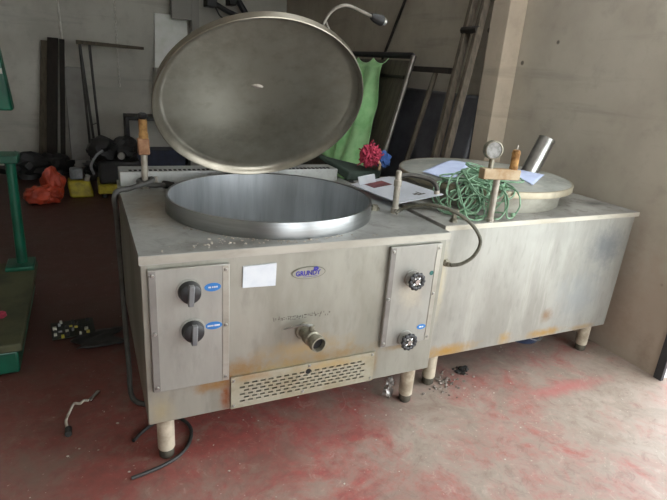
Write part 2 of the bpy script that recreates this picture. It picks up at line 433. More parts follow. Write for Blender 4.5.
def knob(x, z, ang):
    k = MB().lathe([(0,.03),(.030,.03),(.036,.026),(.040,.006),(.041,0),(.041,-.004),(0,-.004)], (x,-.016,z), 32, V((1,0,0)), V((0,0,1)), V((0,-1,0))).build('knob', 'black', K)
    m = Matrix.Translation((x,-.046,z)) @ Matrix.Rotation(ang, 4, 'Y')
    MB().box((-.0105,-.012,-.042),(.0105,.014,.036), m).build('pointer', 'grey', k, bev=.004)
    MB().lathe([(0,.003),(.046,.003),(.047,0),(0,0)], (x,-.0125,z), 32, V((1,0,0)), V((0,0,1)), V((0,-1,0))).build('dial_plate', 'panel', k)
knob(.158,.757,.06); knob(.167,.601,.05)
def blue_label(x, z, a, b, marks, tilt=.0):
    o = oval((x,z), a, b, -.0122, .0012, tilt=tilt).build('oval_label', 'blue', K, label='small blue oval label')
    mk = MB()
    for (dx, w) in marks: mk.box((x+dx-w/2,-.0142,z+dx*math.tan(tilt)-.003),(x+dx+w/2,-.0132,z+dx*math.tan(tilt)+.003))
    mk.build('white_mark', 'white', o)
blue_label(.240,.764,.030,.0165,[(-.011,.009),(.000,.005),(.0075,.006),(.015,.005)])
blue_label(.243,.609,.031,.0155,[(-.012,.022),(.012,.02)])
blue_label(1.183,.458,.024,.0125,[(-.006,.010),(.006,.008)])
oval((1.198,.720),.0105,.0105,-.0122,.0012).build('indicator_dot', plain('teal dot', (30,110,104), .4), K, label='small teal round dot')
def handwheel(x, z):
    y0 = -.012; ax, ay, az = V((1,0,0)), V((0,0,1)), V((0,-1,0))
    v = MB().lathe([(0,.006),(.036,.006),(.038,.003),(.038,0),(0,0)], (x,y0,z), 32, ax, ay, az).build('valve', 'panel', K)
    MB().lathe([(0,.036),(.010,.036),(.010,.022),(.016,.020),(.016,.006),(0,.006)], (x,y0,z), 20, ax, ay, az).build('stem', 'brass', v)
    pts = []
    for i in range(72):
        a = 2*PI*i/72; r = .031 + .0035*math.cos(12*a); pts.append((x+r*math.cos(a), y0-.040, z+r*math.sin(a)))
    mb = MB().sweep(pts, .0085, 8, closed=True)
    for i in range(12):
        a = 2*PI*i/12; mb.blob((x+.036*math.cos(a), y0-.040, z+.036*math.sin(a)), .0075, 1, 0)
    mb.build('handwheel', 'black', v)
    mb = MB()
    for i in range(4):
        a = PI/4 + PI/2*i; mb.sweep([(x, y0-.038, z), (x+.03*math.cos(a), y0-.040, z+.03*math.sin(a))], .005, 8)
    mb.lathe([(0,.047),(.011,.047),(.014,.041),(.014,.034),(0,.034)], (x,y0,z), 20, ax, ay, az)
    mb.build('spokes', 'chrome', v)
handwheel(1.098,.706); handwheel(1.100,.414)
# drain tap
T = MB().lathe([(0,.012),(.034,.012),(.037,.008),(.037,0),(0,0)], (.612,.006,.520), 28, V((1,0,0)), V((0,0,1)), V((0,-1,0))).build('drain_tap', 'brass', K)
td = V((.16,-.92,-.05)).normalized(); ta = td.orthogonal().normalized(); tb = td.cross(ta)
MB().lathe([(0,.0),(.026,.0),(.026,.03),(.033,.034),(.033,.064),(.028,.068),(.028,.088),(.034,.090),(.034,.112),(.028,.113),(.026,.092),(0,.090)], (.612,-.004,.520), 28, ta, tb, td).build('spout', 'brass', T)
MB().lathe([(0,.094),(.0255,.094),(.0255,.093),(0,.093)], (.612,-.004,.520), 24, ta, tb, td).build('outlet', 'hole', T)
vb = V((.612,-.004,.520)) + td*.048
MB().cyl(vb+V((0,0,.02)), vb+V((.004,0,.052)), .013, .010, 14).build('valve_stem', 'brass', T)
MB().sweep([vb+V((.004,0,.05)), vb+V((-.03,.012,.054)), vb+V((-.10,.04,.03))], [.007,.006,.004], 8).build('lever', 'galv', T)
# sticker, badge, stamped line
MB().hexa([(.354,-.0012,.742),(.482,-.0012,.737),(.482,.0058,.737),(.354,.0058,.742)], [(.355,-.0012,.826),(.484,-.0012,.829),(.484,.0058,.829),(.355,.0058,.826)]).build('blank_sticker', 'sticker', K, label='blank white paper sticker')
bd = oval((.619,.775),.071,.026,.005,.003,40).build('badge', plain('badge rim print', (112,112,96), .5), K, label='oval maker badge')
oval((.619,.775),.0675,.0235,.0015,.0008,40).build('badge_face', 'front', bd)
text_mesh('badge_lettering', 'GRUNDY', (.615,-.0002,.774), .0275, 'logoblue', bd, stretch=.9)
mb = MB()
for i in range(5): mb.blob((.648+.007*math.cos(i*1.25),-.0002,.791+.005*math.sin(i*1.25)), (.006,.001,.0045), 1, .1, seed=i)
mb.build('badge_emblem', 'logoblue', bd)
MB().box((.595,-.0004,.7585),(.655,.0006,.760)).build('badge_line', 'logoblue', bd)
mb = MB(); x = .478; rr = random.Random(8)
while x < .722:
    w = rr.uniform(.004,.011); zc = .588 - .004*(x-.478)/.25
    for k in range(rr.choice((1,2,2,3))):
        z0 = zc + rr.uniform(-.011,.006); xx = x + rr.uniform(0,w)
        if rr.random() < .5: mb.box((xx,.0045,z0),(xx+.0022,.0056,z0+rr.uniform(.006,.012)))
        else: mb.box((x,.0045,z0),(x+w,.0056,z0+.0022))
    x += w + rr.uniform(.001,.005)
mb.build('worn_stamp', 'ink', K, label='worn illegible stamped line')
# grille plate with real slots
gx0, gx1, gz0, gz1, rows, cols = .312, .960, .216, .362, 6, 17
mb = MB()
def strip(xa, xb, za, zb): mb.box((xa,-.004,za),(xb,.003,zb))
pitch = (gz1-gz0-.05)/rows; zt = gz0+.026
strip(gx0, gx1, gz0, zt)
for r in range(rows):
    z0 = zt + r*pitch; z1 = z0 + .0075
    cw = (gx1-gx0-.07)/cols; xo = gx0+.035+(cw*.5 if r % 2 else 0); xprev = gx0
    for c in range(cols if r % 2 == 0 else cols-1):
        a = xo + c*cw; strip(xprev, a, z0, z1); xprev = a + cw*.66
    strip(xprev, gx1, z0, z1)
    strip(gx0, gx1, z1, zt+(r+1)*pitch)
strip(gx0, gx1, zt+rows*pitch, gz1)
G = mb.build('vent_grille', 'grille', K)
MB().box((gx0+.004,.0032,gz0+.01),(gx1-.004,.0056,gz1-.01)).build('grille_void', 'hole', G)
oval((.641,.327),.012,.0125,-.0038,.0012).build('round_hole', 'hole', G)
for x, z in ((.322,.345),(.322,.228),(.948,.35),(.948,.23),(.645,.352),(.62,.23)): screw(x, z, G, -.004)
# legs
def legs(par, spots, z1):
    for x, y in spots:
        l = MB().lathe([(0,z1),(.034,z1),(.034,.045),(.031,.04),(0,.04)], (x,y,0), 24).build('leg', 'legpaint', par)
        MB().lathe([(0,.0401),(.028,.0401),(.030,.03),(.030,.006),(.026,0),(0,0)], (x,y,0), 24).build('foot', 'legfoot', l)
legs(K, ((.068,.075),(1.21,.075),(.068,1.08),(1.21,1.08)), .2118)
# tub
TX, TY, TR = .625, .511, .468
mb = MB().lathe([(TR,.9),(TR,.964),(TR-.002,.969),(TR-.010,.969),(TR-.012,.966)], (TX,TY,0), 128)
tb_ = mb.build('tub', 'tub', K, sharp=60)
MB().lathe([(TR-.0125,.966),(TR-.016,.80),(TR-.02,.56),(TR-.06,.44),(TR-.2,.36),(0,.34)], (TX,TY,0), 128).build('bowl', 'tubin', tb_, sharp=60)
# raised lid
ti, ya, LR = .693, -.086, .482
n_ = V((math.sin(ya)*math.cos(ti), -math.cos(ya)*math.cos(ti), -math.sin(ti)))
l1 = V((0,0,1)).cross(n_).normalized(); l2 = n_.cross(l1); LC = V((.615,.662,1.345))
mb = MB().lathe([(0,-.050),(LR*.6,-.044),(LR-.04,-.034),(LR-.010,-.026),(LR-.001,-.018),(LR,.016),(LR-.003,.0185),(LR-.006,.017),(LR-.014,.0),(LR-.024,-.014),(LR-.038,-.022),(LR-.050,-.0245),(LR*.6,-.034),(0,-.040)], LC, 128, l1, l2, n_)
L = mb.build('lid', 'lid', K, sharp=40)
def lp(a, b, h): return LC + l1*a + l2*b + n_*h
q = spline([(.822,.50,1.650),(.812,.47,1.692),(.838,.462,1.748),(.875,.455,1.779),(.919,.45,1.789),(.98,.45,1.775),(1.045,.45,1.757)], 6)
MB().sweep(q, .0075, 10).build('lid_handle', 'dullsteel', L)
MB().sweep([(.826,.465,1.722),(.850,.468,1.682),(.862,.470,1.650)], .005, 8).build('handle_brace', 'dullsteel', L)
GA = (V((0,1,0)), V((.22,0,.975)), V((.975,0,-.22)))
MB().lathe([(0,0),(.012,0),(.019,.018),(.023,.05),(.020,.060),(0,.060)], (1.035,.45,1.759), 20, *GA).build('grip', plain('matt black grip', (18,18,18), .6), L)
MB().lathe([(0,.018),(.014,.014),(.019,0),(0,0)], (1.0945,.45,1.7455), 16, *GA).build('grip_cap', 'galv', L)
mb = MB()
for k in range(9):
    a = 2*PI*k/9; mb.bm.verts.new(lp(-.025+.026*math.cos(a)*(1+.3*math.sin(5*k)), .085+.013*math.sin(a), -.0375))
mb.bm.faces.new(mb.bm.verts[:]); mb.build('paper_scrap', 'flake', L, solid=.001, label='torn scrap of white paper stuck under the lid')
for s in (-.12, .12):
    a = lp(s, -.30, -.068); MB().sweep([a, a+V((0,.10,-.10)), V((a.x, 1.10, 1.04)), V((a.x,1.105,.974))], .013, 10).build('hinge_arm', 'darksteel', L)
# safety valve at the left rear corner
vx, vy = .118, .972
sv = MB().cyl((vx,vy,.9),(vx+.002,vy,1.08),.016,.016,16).build('safety_valve', 'pipe', K)
MB().lathe([(0,.9),(.026,.9),(.026,.916),(.018,.918),(0,.918)], (vx,vy,0), 6).build('base_nut', 'pipe', sv)
MB().box((vx-.026,vy-.024,1.07),(vx+.028,vy+.024,1.148)).build('valve_block', 'rustdk', sv, bev=.006)
MB().lathe([(0,1.1485),(.023,1.1485),(.023,1.17),(.020,1.175),(.020,1.232),(.018,1.238),(0,1.238)], (vx+.003,vy,0), 20).build('valve_barrel', 'rusty', sv)
MB().lathe([(0,1.2385),(.016,1.2385),(.022,1.248),(.022,1.264),(.012,1.270),(0,1.270)], (vx+.003,vy,0), 10).build('valve_cap', 'black', sv)
MB().lathe([(0,.9),(.014,.9),(.014,.93),(.009,.935),(.009,.955),(0,.957)], (.172,.985,0), 12).build('drain_nipple', 'pipe', K)
# swivel tap at the right end
px_, py_ = 1.185, .321
st = MB().lathe([(0,.9),(.019,.9),(.019,.925),(.015,.93),(.015,1.03),(.0185,1.032),(.0185,1.06),(.0145,1.065),(.0145,1.10),(.011,1.105),(0,1.105)], (px_,py_,0), 20).build('swivel_tap', 'pipe', K)
MB().sweep(spline([(px_+.015,py_,1.082),(px_+.06,py_-.01,1.086),(px_+.12,py_-.03,1.078),(px_+.155,py_-.05,1.066),(px_+.172,py_-.066,1.045),(px_+.178,py_-.07,1.022)],6), .0115, 12).build('spout', 'darksteel', st)
MB().cyl((px_+.178,py_-.07,1.0225),(px_+.179,py_-.071,1.006), .014, .014, 12).build('spout_tip', 'pipe', st)
mb = MB().lathe([(0,.9),(.026,.9),(.026,.912),(.017,.915),(.017,.925),(0,.925)], (1.115,.395,0), 8)
cock = mb.build('bleed_cock', 'brass', K)

# ------------------------------------------------------------------ second kettle, lid shut
B0 = (1.32,.09,0)
Q = thing('boiling_kettle', B0, 'stained stainless steel boiling kettle with its dusty lid shut, against the right wall', 'kettle', None)
xb, xt, y2 = 2.612, 2.64, 1.12
open_box([(1.335,.094,.2),(xb,.094,.195),(xb,y2,.195),(1.335,y2,.2)], [(1.32,.094,.874),(xt-.012,.094,.874),(xt-.012,y2,.874),(1.32,y2,.874)]).build('body', 'front2', Q, bev=.003)
MB().box((1.315,.084,.874),(xt,y2,.9)).build('countertop', 'counter2', Q, bev=.003)
MB().box((1.314,.0815,.8755),(xt+.001,.0838,.8985)).build('edge_strip', 'lip2', Q)
MB().box((1.316,.0935,.215),(1.33,.1,.872)).build('corner_fold', 'lip2', Q)
legs(Q, ((1.41,.165),(2.548,.165),(1.41,1.03),(2.548,1.03)), .1945)
X2, Y2, R2 = 1.958, .625, .432
MB().lathe([(R2,.9),(R2+.006,.984),(R2-.01,.984),(R2-.012,.90)], (X2,Y2,0), 96).build('tub', 'tub2', Q, sharp=60)
R3 = .492
L2 = MB().lathe([(0,1.046),(R3*.5,1.040),(R3*.86,1.028),(R3-.012,1.021),(R3-.012,.9845),(0,.9845)], (X2,Y2,0), 96).build('lid', 'lid2', Q)
MB().lathe([(R3-.0115,1.022),(R3-.003,1.022),(R3,1.018),(R3,.988),(R3-.004,.986),(R3-.0115,.986)], (X2,Y2,0), 96, close=True).build('lid_rim', 'lidrim2', L2, sharp=60)
caz = V((.45,0,1)).normalized(); cax = V((caz.z,0,-caz.x))
ch = MB().lathe([(.05,0),(.05,.225),(.046,.225),(.046,.02),(0,.02)], (2.262,.575,1.024), 32, cax, V((0,1,0)), caz).build('vent_pipe', 'galv', L2)
# gauge stand in front of the shut lid
gx, gy = 1.588, .108
gs = MB().lathe([(0,.9),(.020,.9),(.020,.912),(.0155,.915),(.0155,1.107),(0,1.107)], (gx,gy,0), 18).build('gauge_stand', 'pipe', Q)
MB().hexa([(gx-.098,gy-.020,1.108),(gx+.120,gy-.020,1.098),(gx+.120,gy+.020,1.098),(gx-.098,gy+.020,1.108)],
          [(gx-.098,gy-.020,1.158),(gx+.122,gy-.020,1.146),(gx+.122,gy+.020,1.146),(gx-.098,gy+.020,1.158)]).build('manifold', 'tanblock', gs, bev=.004)
MB().cyl((gx-.05,gy,1.155),(gx-.05,gy,1.205),.012,.012,14).build('gauge_neck', 'brass', gs)
ga = V((.95,-.3,.0)).normalized(); gn = V((-.3,-.95,.05)).normalized(); gb = gn.cross(ga)
MB().lathe([(0,-.025),(.038,-.025),(.042,-.02),(.042,.012),(.037,.014),(.036,.008),(0,.008)], (gx-.052,gy,1.238), 32, ga, gb, gn).build('pressure_gauge', 'brass', gs)
MB().lathe([(0,.0095),(.0355,.0095),(.0355,.0085),(0,.0085)], (gx-.052,gy,1.238), 32, ga, gb, gn).build('gauge_face', plain('grimy gauge face', (150,150,146), .5, 0, (110,110,106), 50), gs)
MB().lathe([(0,1.147),(.019,1.147),(.020,1.155),(.0185,1.165),(.0185,1.215),(.0205,1.22),(.017,1.236),(.008,1.24),(0,1.24)], (gx+.088,gy,0), 18).build('valve_barrel', 'rusty', gs)
MB().cyl((gx+.088,gy,1.2405),(gx+.090,gy,1.262),.005,.004,8).build('valve_pin', 'pipe', gs)
MB().lathe([(0,0),(.018,0),(.018,.014),(.012,.016),(.012,.034),(0,.034)], (1.352,.0938,.715), 6, V((1,0,0)), V((0,0,1)), V((0,-1,0))).build('hose_union', 'brass', Q)
mb = MB().lathe([(0,.9),(.018,.9),(.018,.914),(.011,.918),(.011,.94),(.02,.944),(.02,.957),(0,.958)], (1.395,.135,0), 8)
mb.build('bleed_cock', 'brass', Q)

# hoses and things lying about on the kettles
single(MB().sweep(spline([(1.352,.055,.715),(1.40,.035,.727),(1.45,.018,.77),(1.472,.02,.84),(1.42,.045,.918),(1.345,.10,.966),(1.28,.17,.975),(1.225,.235,.955),(1.19,.275,.93),(1.165,.275,.912)],8), .0085, 10),
       'flexible_hose', 'hose2', 'dark flexible hose looping from the shut kettle front up to the swivel tap', 'hose', (1.352,.055,.715))
PO, PU, PV = V((1.188,.814,.925)), V((.048,-.445,.005)), V((.205,-.074,.056))
PN = PU.cross(PV).normalized()
def on_board(u, v, h=0): return PO + PU*u + PV*v + PN*h
def board_box(u0, u1, v0, v1, h0, h1): return MB().hexa([on_board(a, b, h0) for a, b in ((u0,v0),(u1,v0),(u1,v1),(u0,v1))], [on_board(a, b, h1) for a, b in ((u0,v0),(u1,v0),(u1,v1),(u0,v1))])
PLT = thing('white_board', (1.31,.55,.925), 'flat pale board laid across the gap between the two kettles', 'board')
board_box(0,1,0,1,0,.006).build('panel', 'plate', PLT, bev=.001)
for (u, v, a, b) in ((.80,.55,.05,.10),(.85,.60,.03,.16),(.76,.68,.09,.03)): board_box(u,u+a,v,v+b,.0061,.0066).build('ink_mark', 'ink', PLT)
single(board_box(.12,.34,.22,.66,.0062,.0075), 'paper_label', 'label', 'dark red paper label lying on the pale board', 'label', tuple(on_board(.23,.44,.0062)))
single(board_box(.12,.135,.10,.50,.0077,.055), 'white_card', 'sticker', 'small folded white card standing on the dark red label', 'card', tuple(on_board(.127,.3,.0077)))
# dark green case behind, with the duster on it
single(MB().hexa([(1.27,1.02,.901),(1.50,1.02,.901),(1.46,1.16,.901),(1.22,1.36,.975)], [(1.29,1.03,.952),(1.51,1.03,.955),(1.47,1.17,.960),(1.23,1.37,1.0)]), 'fabric_case', 'dkgreen', 'dark green flat case behind the pale board, under the duster', 'case', (1.36,1.1,.901), bev=.01)
du = thing('yarn_duster', (1.45,1.06,.957), 'red and blue yarn duster lying on the dark green case', 'duster')
mb = MB().blob((1.435,1.055,1.05), (.062,.055,.064), 4, .35, 5.5, 2, 1)
rr = random.Random(3)
for k in range(90):
    d = V((rr.gauss(0,1), rr.gauss(0,1), rr.gauss(0,1))).normalized(); c0 = V((1.435,1.055,1.05))
    a = c0 + V((d.x*.06, d.y*.052, d.z*.062)); t = V((rr.gauss(0,1), rr.gauss(0,1), rr.gauss(0,1)))*.014
    if a.z > .975: mb.sweep(spline([a-d*.008, a+d*.003+t*.6, a-d*.004+t*1.2], 4), .0045, 6)
mb.build('red_yarn', 'redyarn', du, label='red yarn head')
mb = MB().blob((1.528,1.06,1.022), (.052,.040,.052), 3, .35, 5, 5, 1)
mb.build('blue_yarn', 'blueyarn', du, label='blue yarn tuft')
MB().blob((1.500,1.05,1.062), (.014,.012,.012), 2, .3, 4, 1).build('yellow_yarn', 'yellow', du, label='yellow yarn tuft')
MB().sweep([(1.474,1.0,.968),(1.482,1.005,1.0),(1.468,1.02,1.03)], .008, 8).build('handle', 'clamp', du, label='pale wooden handle end')
# papers on the shut lid
def zl(x, y):
    r = math.hypot(x-X2, y-Y2)/R3
    pr = [(0,1.046),(.5,1.040),(.86,1.028),(.975,1.021),(9,1.022)]
    for (a, za), (b, zb) in zip(pr, pr[1:]):
        if r <= b: return za + (zb-za)*(r-a)/(b-a)
def sheet(cs, name, label, lift, amp, seed):
    a, b, c, d = [V(p) for p in cs]; mb = MB()
    def fn(u, v):
        p = (a*(1-u)+b*u)*(1-v) + (d*(1-u)+c*u)*v
        return V((p.x, p.y, zl(p.x, p.y) + lift + amp*(.5+.5*noise.noise(V((p.x*7,p.y*7,seed))))))
    mb.grid(fn, 14, 10)
    return single(mb, name, 'paper', label, 'paper', tuple((a+b+c+d)/4)[:2] + (1.04,), solid=.0008)
sheet([(1.525,.62,0),(1.93,.90,0),(1.99,.77,0),(1.56,.40,0)], 'paper_sheet', 'larger bluish white paper sheet on the shut lid, left of the gauge', .004, .006, 1)
sheet([(2.02,.47,0),(2.18,.60,0),(2.27,.46,0),(1.96,.24,0)], 'paper_sheet', 'smaller bluish white paper on the shut lid, below the steel vent pipe', .003, .004, 4)
# tangle of green wire
rr = random.Random(21); mb = MB()
def surf(x, y):
    return max(1.023, zl(x, y)) if math.hypot(x-X2, y-Y2) < R3+.012 else .902
pts = []
def drape(x, y, k, h):
    d = math.hypot(x-X2, y-Y2) - R3
    if d < .004: return max(1.023, zl(x, y)) + .006 + h
    return max(.906, 1.03 - d*k) + h*max(.25, 1-d*6)
for k in range(30):
    f = rr.random(); cx = 1.50 + .36*f; cy = .21 + .17*f + rr.uniform(-.06,.12)
    ra = rr.uniform(.05,.14); rb = ra*rr.uniform(.45,.95); th = rr.uniform(0,PI); ph = rr.uniform(0,6.28); hz = rr.uniform(.0,.07); sl = rr.uniform(.5,1.5)
    for i in range(7):
        a = ph + i*2*PI/6.4; ux, uy = ra*math.cos(a), rb*math.sin(a)
        x = cx + ux*math.cos(th) - uy*math.sin(th); y = max(.10, cy + ux*math.sin(th) + uy*math.cos(th))
        pts.append(V((x, y, drape(x, y, sl, hz*(.6+.4*math.sin(a))))))
wt = []
for p in spline(pts, 6):
    p = V(p)
    if math.hypot(p.x-gx, p.y-gy) < .06 or (abs(p.x-gx-.01) < .135 and p.z > 1.09 and p.y < .15): p.y = max(p.y, .150)
    p.y = max(p.y, .098); p.z = max(p.z, drape(p.x, p.y, 3.5, 0)); wt.append(p)
mb.sweep(wt, .0042, 6)
big = [(1.56,.36,1.03),(1.50,.26,1.02),(1.47,.17,.96),(1.475,.13,.912),(1.53,.115,.907),(1.585,.15,.91),(1.60,.18,.96),(1.58,.25,1.02),(1.60,.35,1.035)]
mb.sweep(spline(big, 8), .0042, 6)
for (dx, sc) in ((.02,1),(.10,1)):
    lo = spline([(1.60+dx,.28,1.035),(1.585+dx,.15,1.032),(1.575+dx,.098,.99),(1.58+dx,.09,.92),(1.62+dx,.094,.915),(1.655+dx*sc,.10,.97),(1.66+dx,.14,1.03),(1.67+dx,.25,1.035)], 8)
    mb.sweep([V((p.x, max(p.y, .098) if abs(p.x-gx) > .03 else max(p.y, .14), p.z)) for p in lo], .0042, 6)
mb.blob((1.72,.10,.925), .012, 2, .1)
single(mb, 'wire_tangle', 'wire', 'tangle of pale green wire heaped on the shut lid behind the gauge', 'wire', (1.7,.35,1.01))
# grey hose on the left rear corner, hanging down the side
hp = [(.215,.94,.918),(.185,.925,.925),(.15,.928,.925),(.112,.935,.93),(.088,.962,.935),(.098,1.0,.935),(.128,1.004,.938),(.152,.985,.945),(.15,.945,.945),(.12,.925,.935),(.075,.915,.925),(.03,.88,.92),(-.012,.86,.918),(-.034,.85,.89),(-.030,.85,.80),(-.026,.86,.5),(-.026,.80,.25),(-.028,.66,.09),(-.03,.5,.016),(.03,.42,.013),(.12,.40,.013)]
hs = thing('rubber_hose', (.215,.94,.918), 'grey rubber hose coiled round the rusty valve, hanging down the left side', 'hose')
MB().sweep(spline(hp, 7), .0125, 10).build('tube', 'hose', hs)
MB().sweep([(.205,.955,.921),(.19,1.0,.93),(.178,1.02,.94)][:1] + [(.245,.92,.921)], [.020,.019], 14).build('hose_nozzle', 'rubber', hs)
# crumbs on the counter in front of the tub
rr = random.Random(5); mb = MB()
for k in range(110):
    x = rr.uniform(.03,.95); y = abs(rr.gauss(.0,.03))+.012
    a = rr.random()
    if k < 60:
        an = rr.uniform(PI*1.15, PI*1.6); rd = TR + .006 + abs(rr.gauss(0,.015)); x = TX+rd*math.cos(an); y = max(.012, TY+rd*math.sin(an))
    elif k < 85: x, y = rr.gauss(.25,.06), abs(rr.gauss(.06,.03))+.012
    s_ = rr.uniform(.002,.006)
    if math.hypot(x-TX, y-TY) > TR+.004: mb.blob((x,y,.9+s_*.5), (s_,s_*.8,s_*.5), 1, .5, 2, k)
single(mb, 'paint_flakes', 'flake', 'pale paint flakes scattered on the counter around the open tub', 'debris', (.5,.06,.9), kind='stuff')

# ------------------------------------------------------------------ on the floor
single(MB().sweep(spline([(-.075,-.02,.008),(-.02,-.01,.008),(.05,.01,.008),(.115,.045,.008),(.165,.11,.008),(.185,.2,.008),(.15,.28,.008),(.08,.30,.008),(.0,.25,.008),(-.05,.19,.011)],8), .0075, 10),
       'black_hose', 'rubber', 'black rubber hose curled on the floor around the front left leg', 'hose', (-.075,-.02,.008))
cb = thing('cable_end', (-.27,.47,0), 'short bent white cable with bare metal end on the dark floor', 'cable')
MB().sweep(spline([(-.30,.36,.012),(-.305,.42,.014),(-.29,.48,.016),(-.275,.515,.024),(-.25,.515,.02),(-.235,.535,.018),(-.215,.53,.018)],6), .006, 8).build('cable', 'flake', cb)
MB().box((-.035,-.009,-.006),(.035,.009,.006), Matrix.Translation((-.19,.56,.016)) @ Matrix.Rotation(.9,4,'Z') @ Matrix.Rotation(-.12,4,'Y')).build('metal_end', 'chrome', cb, bev=.002)
MB().lathe([(0,.02),(.014,.02),(.014,-.02),(0,-.02)], (-.295,.335,.0145), 10, V((0,0,1)), V((1,0,0)), V((0,1,0))).build('plug', 'rubber', cb)
pc = thing('circuit_board', (-.29,1.28,0), 'dark circuit board with pale and yellow components lying on the floor', 'circuit board')
pm = Matrix.Translation((-.285,1.27,.022)) @ Matrix.Rotation(.08,4,'Z') @ Matrix.Rotation(.10,4,'X')
MB().box((-.11,-.085,-.006),(.11,.085,0), pm).build('board', 'pcb', pc)
rr = random.Random(12); used = []
for k in range(34):
    x, y = rr.uniform(-.10,.09), rr.uniform(-.08,.07); w, h = rr.uniform(.008,.02), rr.uniform(.008,.02)
    if any(abs(x-a) < (w+c)*.6+.002 and abs(y-b) < (h+d)*.6+.002 for a, b, c, d in used): continue
    used.append((x,y,w,h))
    MB().box((x-w/2,y-h/2,.0003),(x+w/2,y+h/2,rr.uniform(.008,.022)), pm).build('component', rr.choice(('comp_w','comp_w','comp_y','greyplastic','dark')), pc, bev=.001)
sk = MB()
sk.grid(lambda u, v: V((-.16+.22*(u-.5)+.03*math.sin(9*v), 1.13+.2*(v-.5), .012+.02*max(0,noise.noise(V((u*4,v*4,3)))))), 12, 10)
single(sk, 'plastic_scrap', 'dark', 'crumpled black plastic scrap beside the circuit board', 'scrap', (-.2,1.1,0), solid=.004)
mb = MB().blob((1.138,.125,.035), (.026,.022,.036), 3, .5, 6, 3, 1).blob((1.142,.12,.085), (.02,.018,.03), 3, .5, 6, 9, 1)
single(mb, 'foil_wad', 'foil', 'crumpled wad of silver foil beside the front right leg of the open kettle', 'foil', (1.138,.125,0))
rr = random.Random(31)
def heap(cx, cy, n, sp, hi, name, label, mat='rubble', seed=0):
    mb = MB()
    for k in range(n):
        a = rr.uniform(0,2*PI); d = abs(rr.gauss(0,sp)); s_ = rr.uniform(.3,1)*hi
        if any(math.hypot(cx+d*math.cos(a)-q[0], cy+d*math.sin(a)*.8-q[1]) < .05 for q in ((1.41,.165),(1.21,.075),(1.138,.125))): continue
        mb.blob((cx+d*math.cos(a), cy+d*math.sin(a)*.8, s_*.4), (s_, s_*.85, s_*.55), 1, .5, 3, k+seed)
    return single(mb, name, mat, label, 'rubble', (cx,cy,0), kind='stuff')
heap(1.50,.13,90,.085,.011,'rubble', 'grey rubble swept beside the front left leg of the shut kettle')
heap(1.66,.20,30,.03,.016,'rubble', 'small dark rubble pile under the shut kettle panel, right of the other rubble', 'rubber')
mb = MB()
for k in range(200):
    x = rr.uniform(-.8,2.6); y = rr.uniform(-.9,.5)
    if rr.random() < .4: x, y = rr.gauss(1.5,.5), rr.gauss(-.05,.22)
    if rr.random() < .15: x, y = rr.uniform(-.3,.5), rr.uniform(.0,.4)
    s_ = rr.choice((.0015,.002,.003,.004))*rr.uniform(.7,1.3)
    if x < 2.66 and min(math.hypot(x-a, y-b) for a, b in ((.068,.075),(1.21,.075),(1.41,.165),(2.548,.165))) > .045 and y > -1.1:
        mb.blob((x,y,s_*.4), (s_*1.3,s_,s_*.5), 1, .5, 3, k)
single(mb, 'floor_debris', 'flake', 'pale crumbs and flakes scattered over the red floor', 'debris', (1,0,0), kind='stuff')
bk = thing('blue_bucket', (2.30,.42,0), 'dark blue tub on the floor beneath the shut kettle', 'tub')
MB().lathe([(0,0),(.11,0),(.125,.10),(.131,.10),(.131,.108),(.122,.108),(.107,.006),(0,.006)], (2.30,.42,0), 32).build('bowl', 'navy', bk)
MB().sweep(spline([(2.18,.37,.1),(2.24,.285,.06),(2.33,.28,.045),(2.41,.36,.09)],6), .004, 6).build('bail', 'greyplastic', bk)

# ------------------------------------------------------------------ platform scale on the left
SC = thing('platform_scale', (-.85,1.45,0), 'old green platform weighing scale with dirty platform at the left edge', 'scale')
MB().box((-1.15,.88,.012),(-.515,1.94,.135)).build('base', 'scalegreen', SC, bev=.012)
MB().box((-1.165,.865,.135),(-.492,2.02,.178)).build('platform', 'scaletop', SC, bev=.008)
MB().box((-.66,1.84,.178),(-.50,2.03,.205)).build('post_base', 'scalegreen', SC, bev=.006)
MB().cyl((-.572,1.95,.205),(-.565,1.95,.86),.032,.028,20).build('post', 'scalegreen', SC)
MB().box((-.95,1.86,.86),(-.515,2.04,.905)).build('shelf', 'scalegreen', SC, bev=.006)
MB().cyl((-.70,1.97,.905),(-.70,1.97,1.17),.03,.03,16).build('column', 'scalegreen', SC)
hb = MB().hexa([(-.95,1.88,1.165),(-.508,1.88,1.165),(-.508,2.0,1.165),(-.95,2.0,1.165)], [(-.95,1.88,1.57),(-.545,1.88,1.55),(-.545,2.0,1.55),(-.95,2.0,1.57)]).build('head', 'scalegreen', SC, bev=.012)
MB().box((-.93,1.872,1.37),(-.535,1.8795,1.40)).build('beam', 'whitemetal', hb, label='pale steel weighing beam')
single(MB().blob((-.62,1.2,.185), (.035,.05,.006), 2, .4, 3), 'red_rag', 'redyarn', 'small red scrap lying on the scale platform', 'rag', (-.62,1.2,.179))

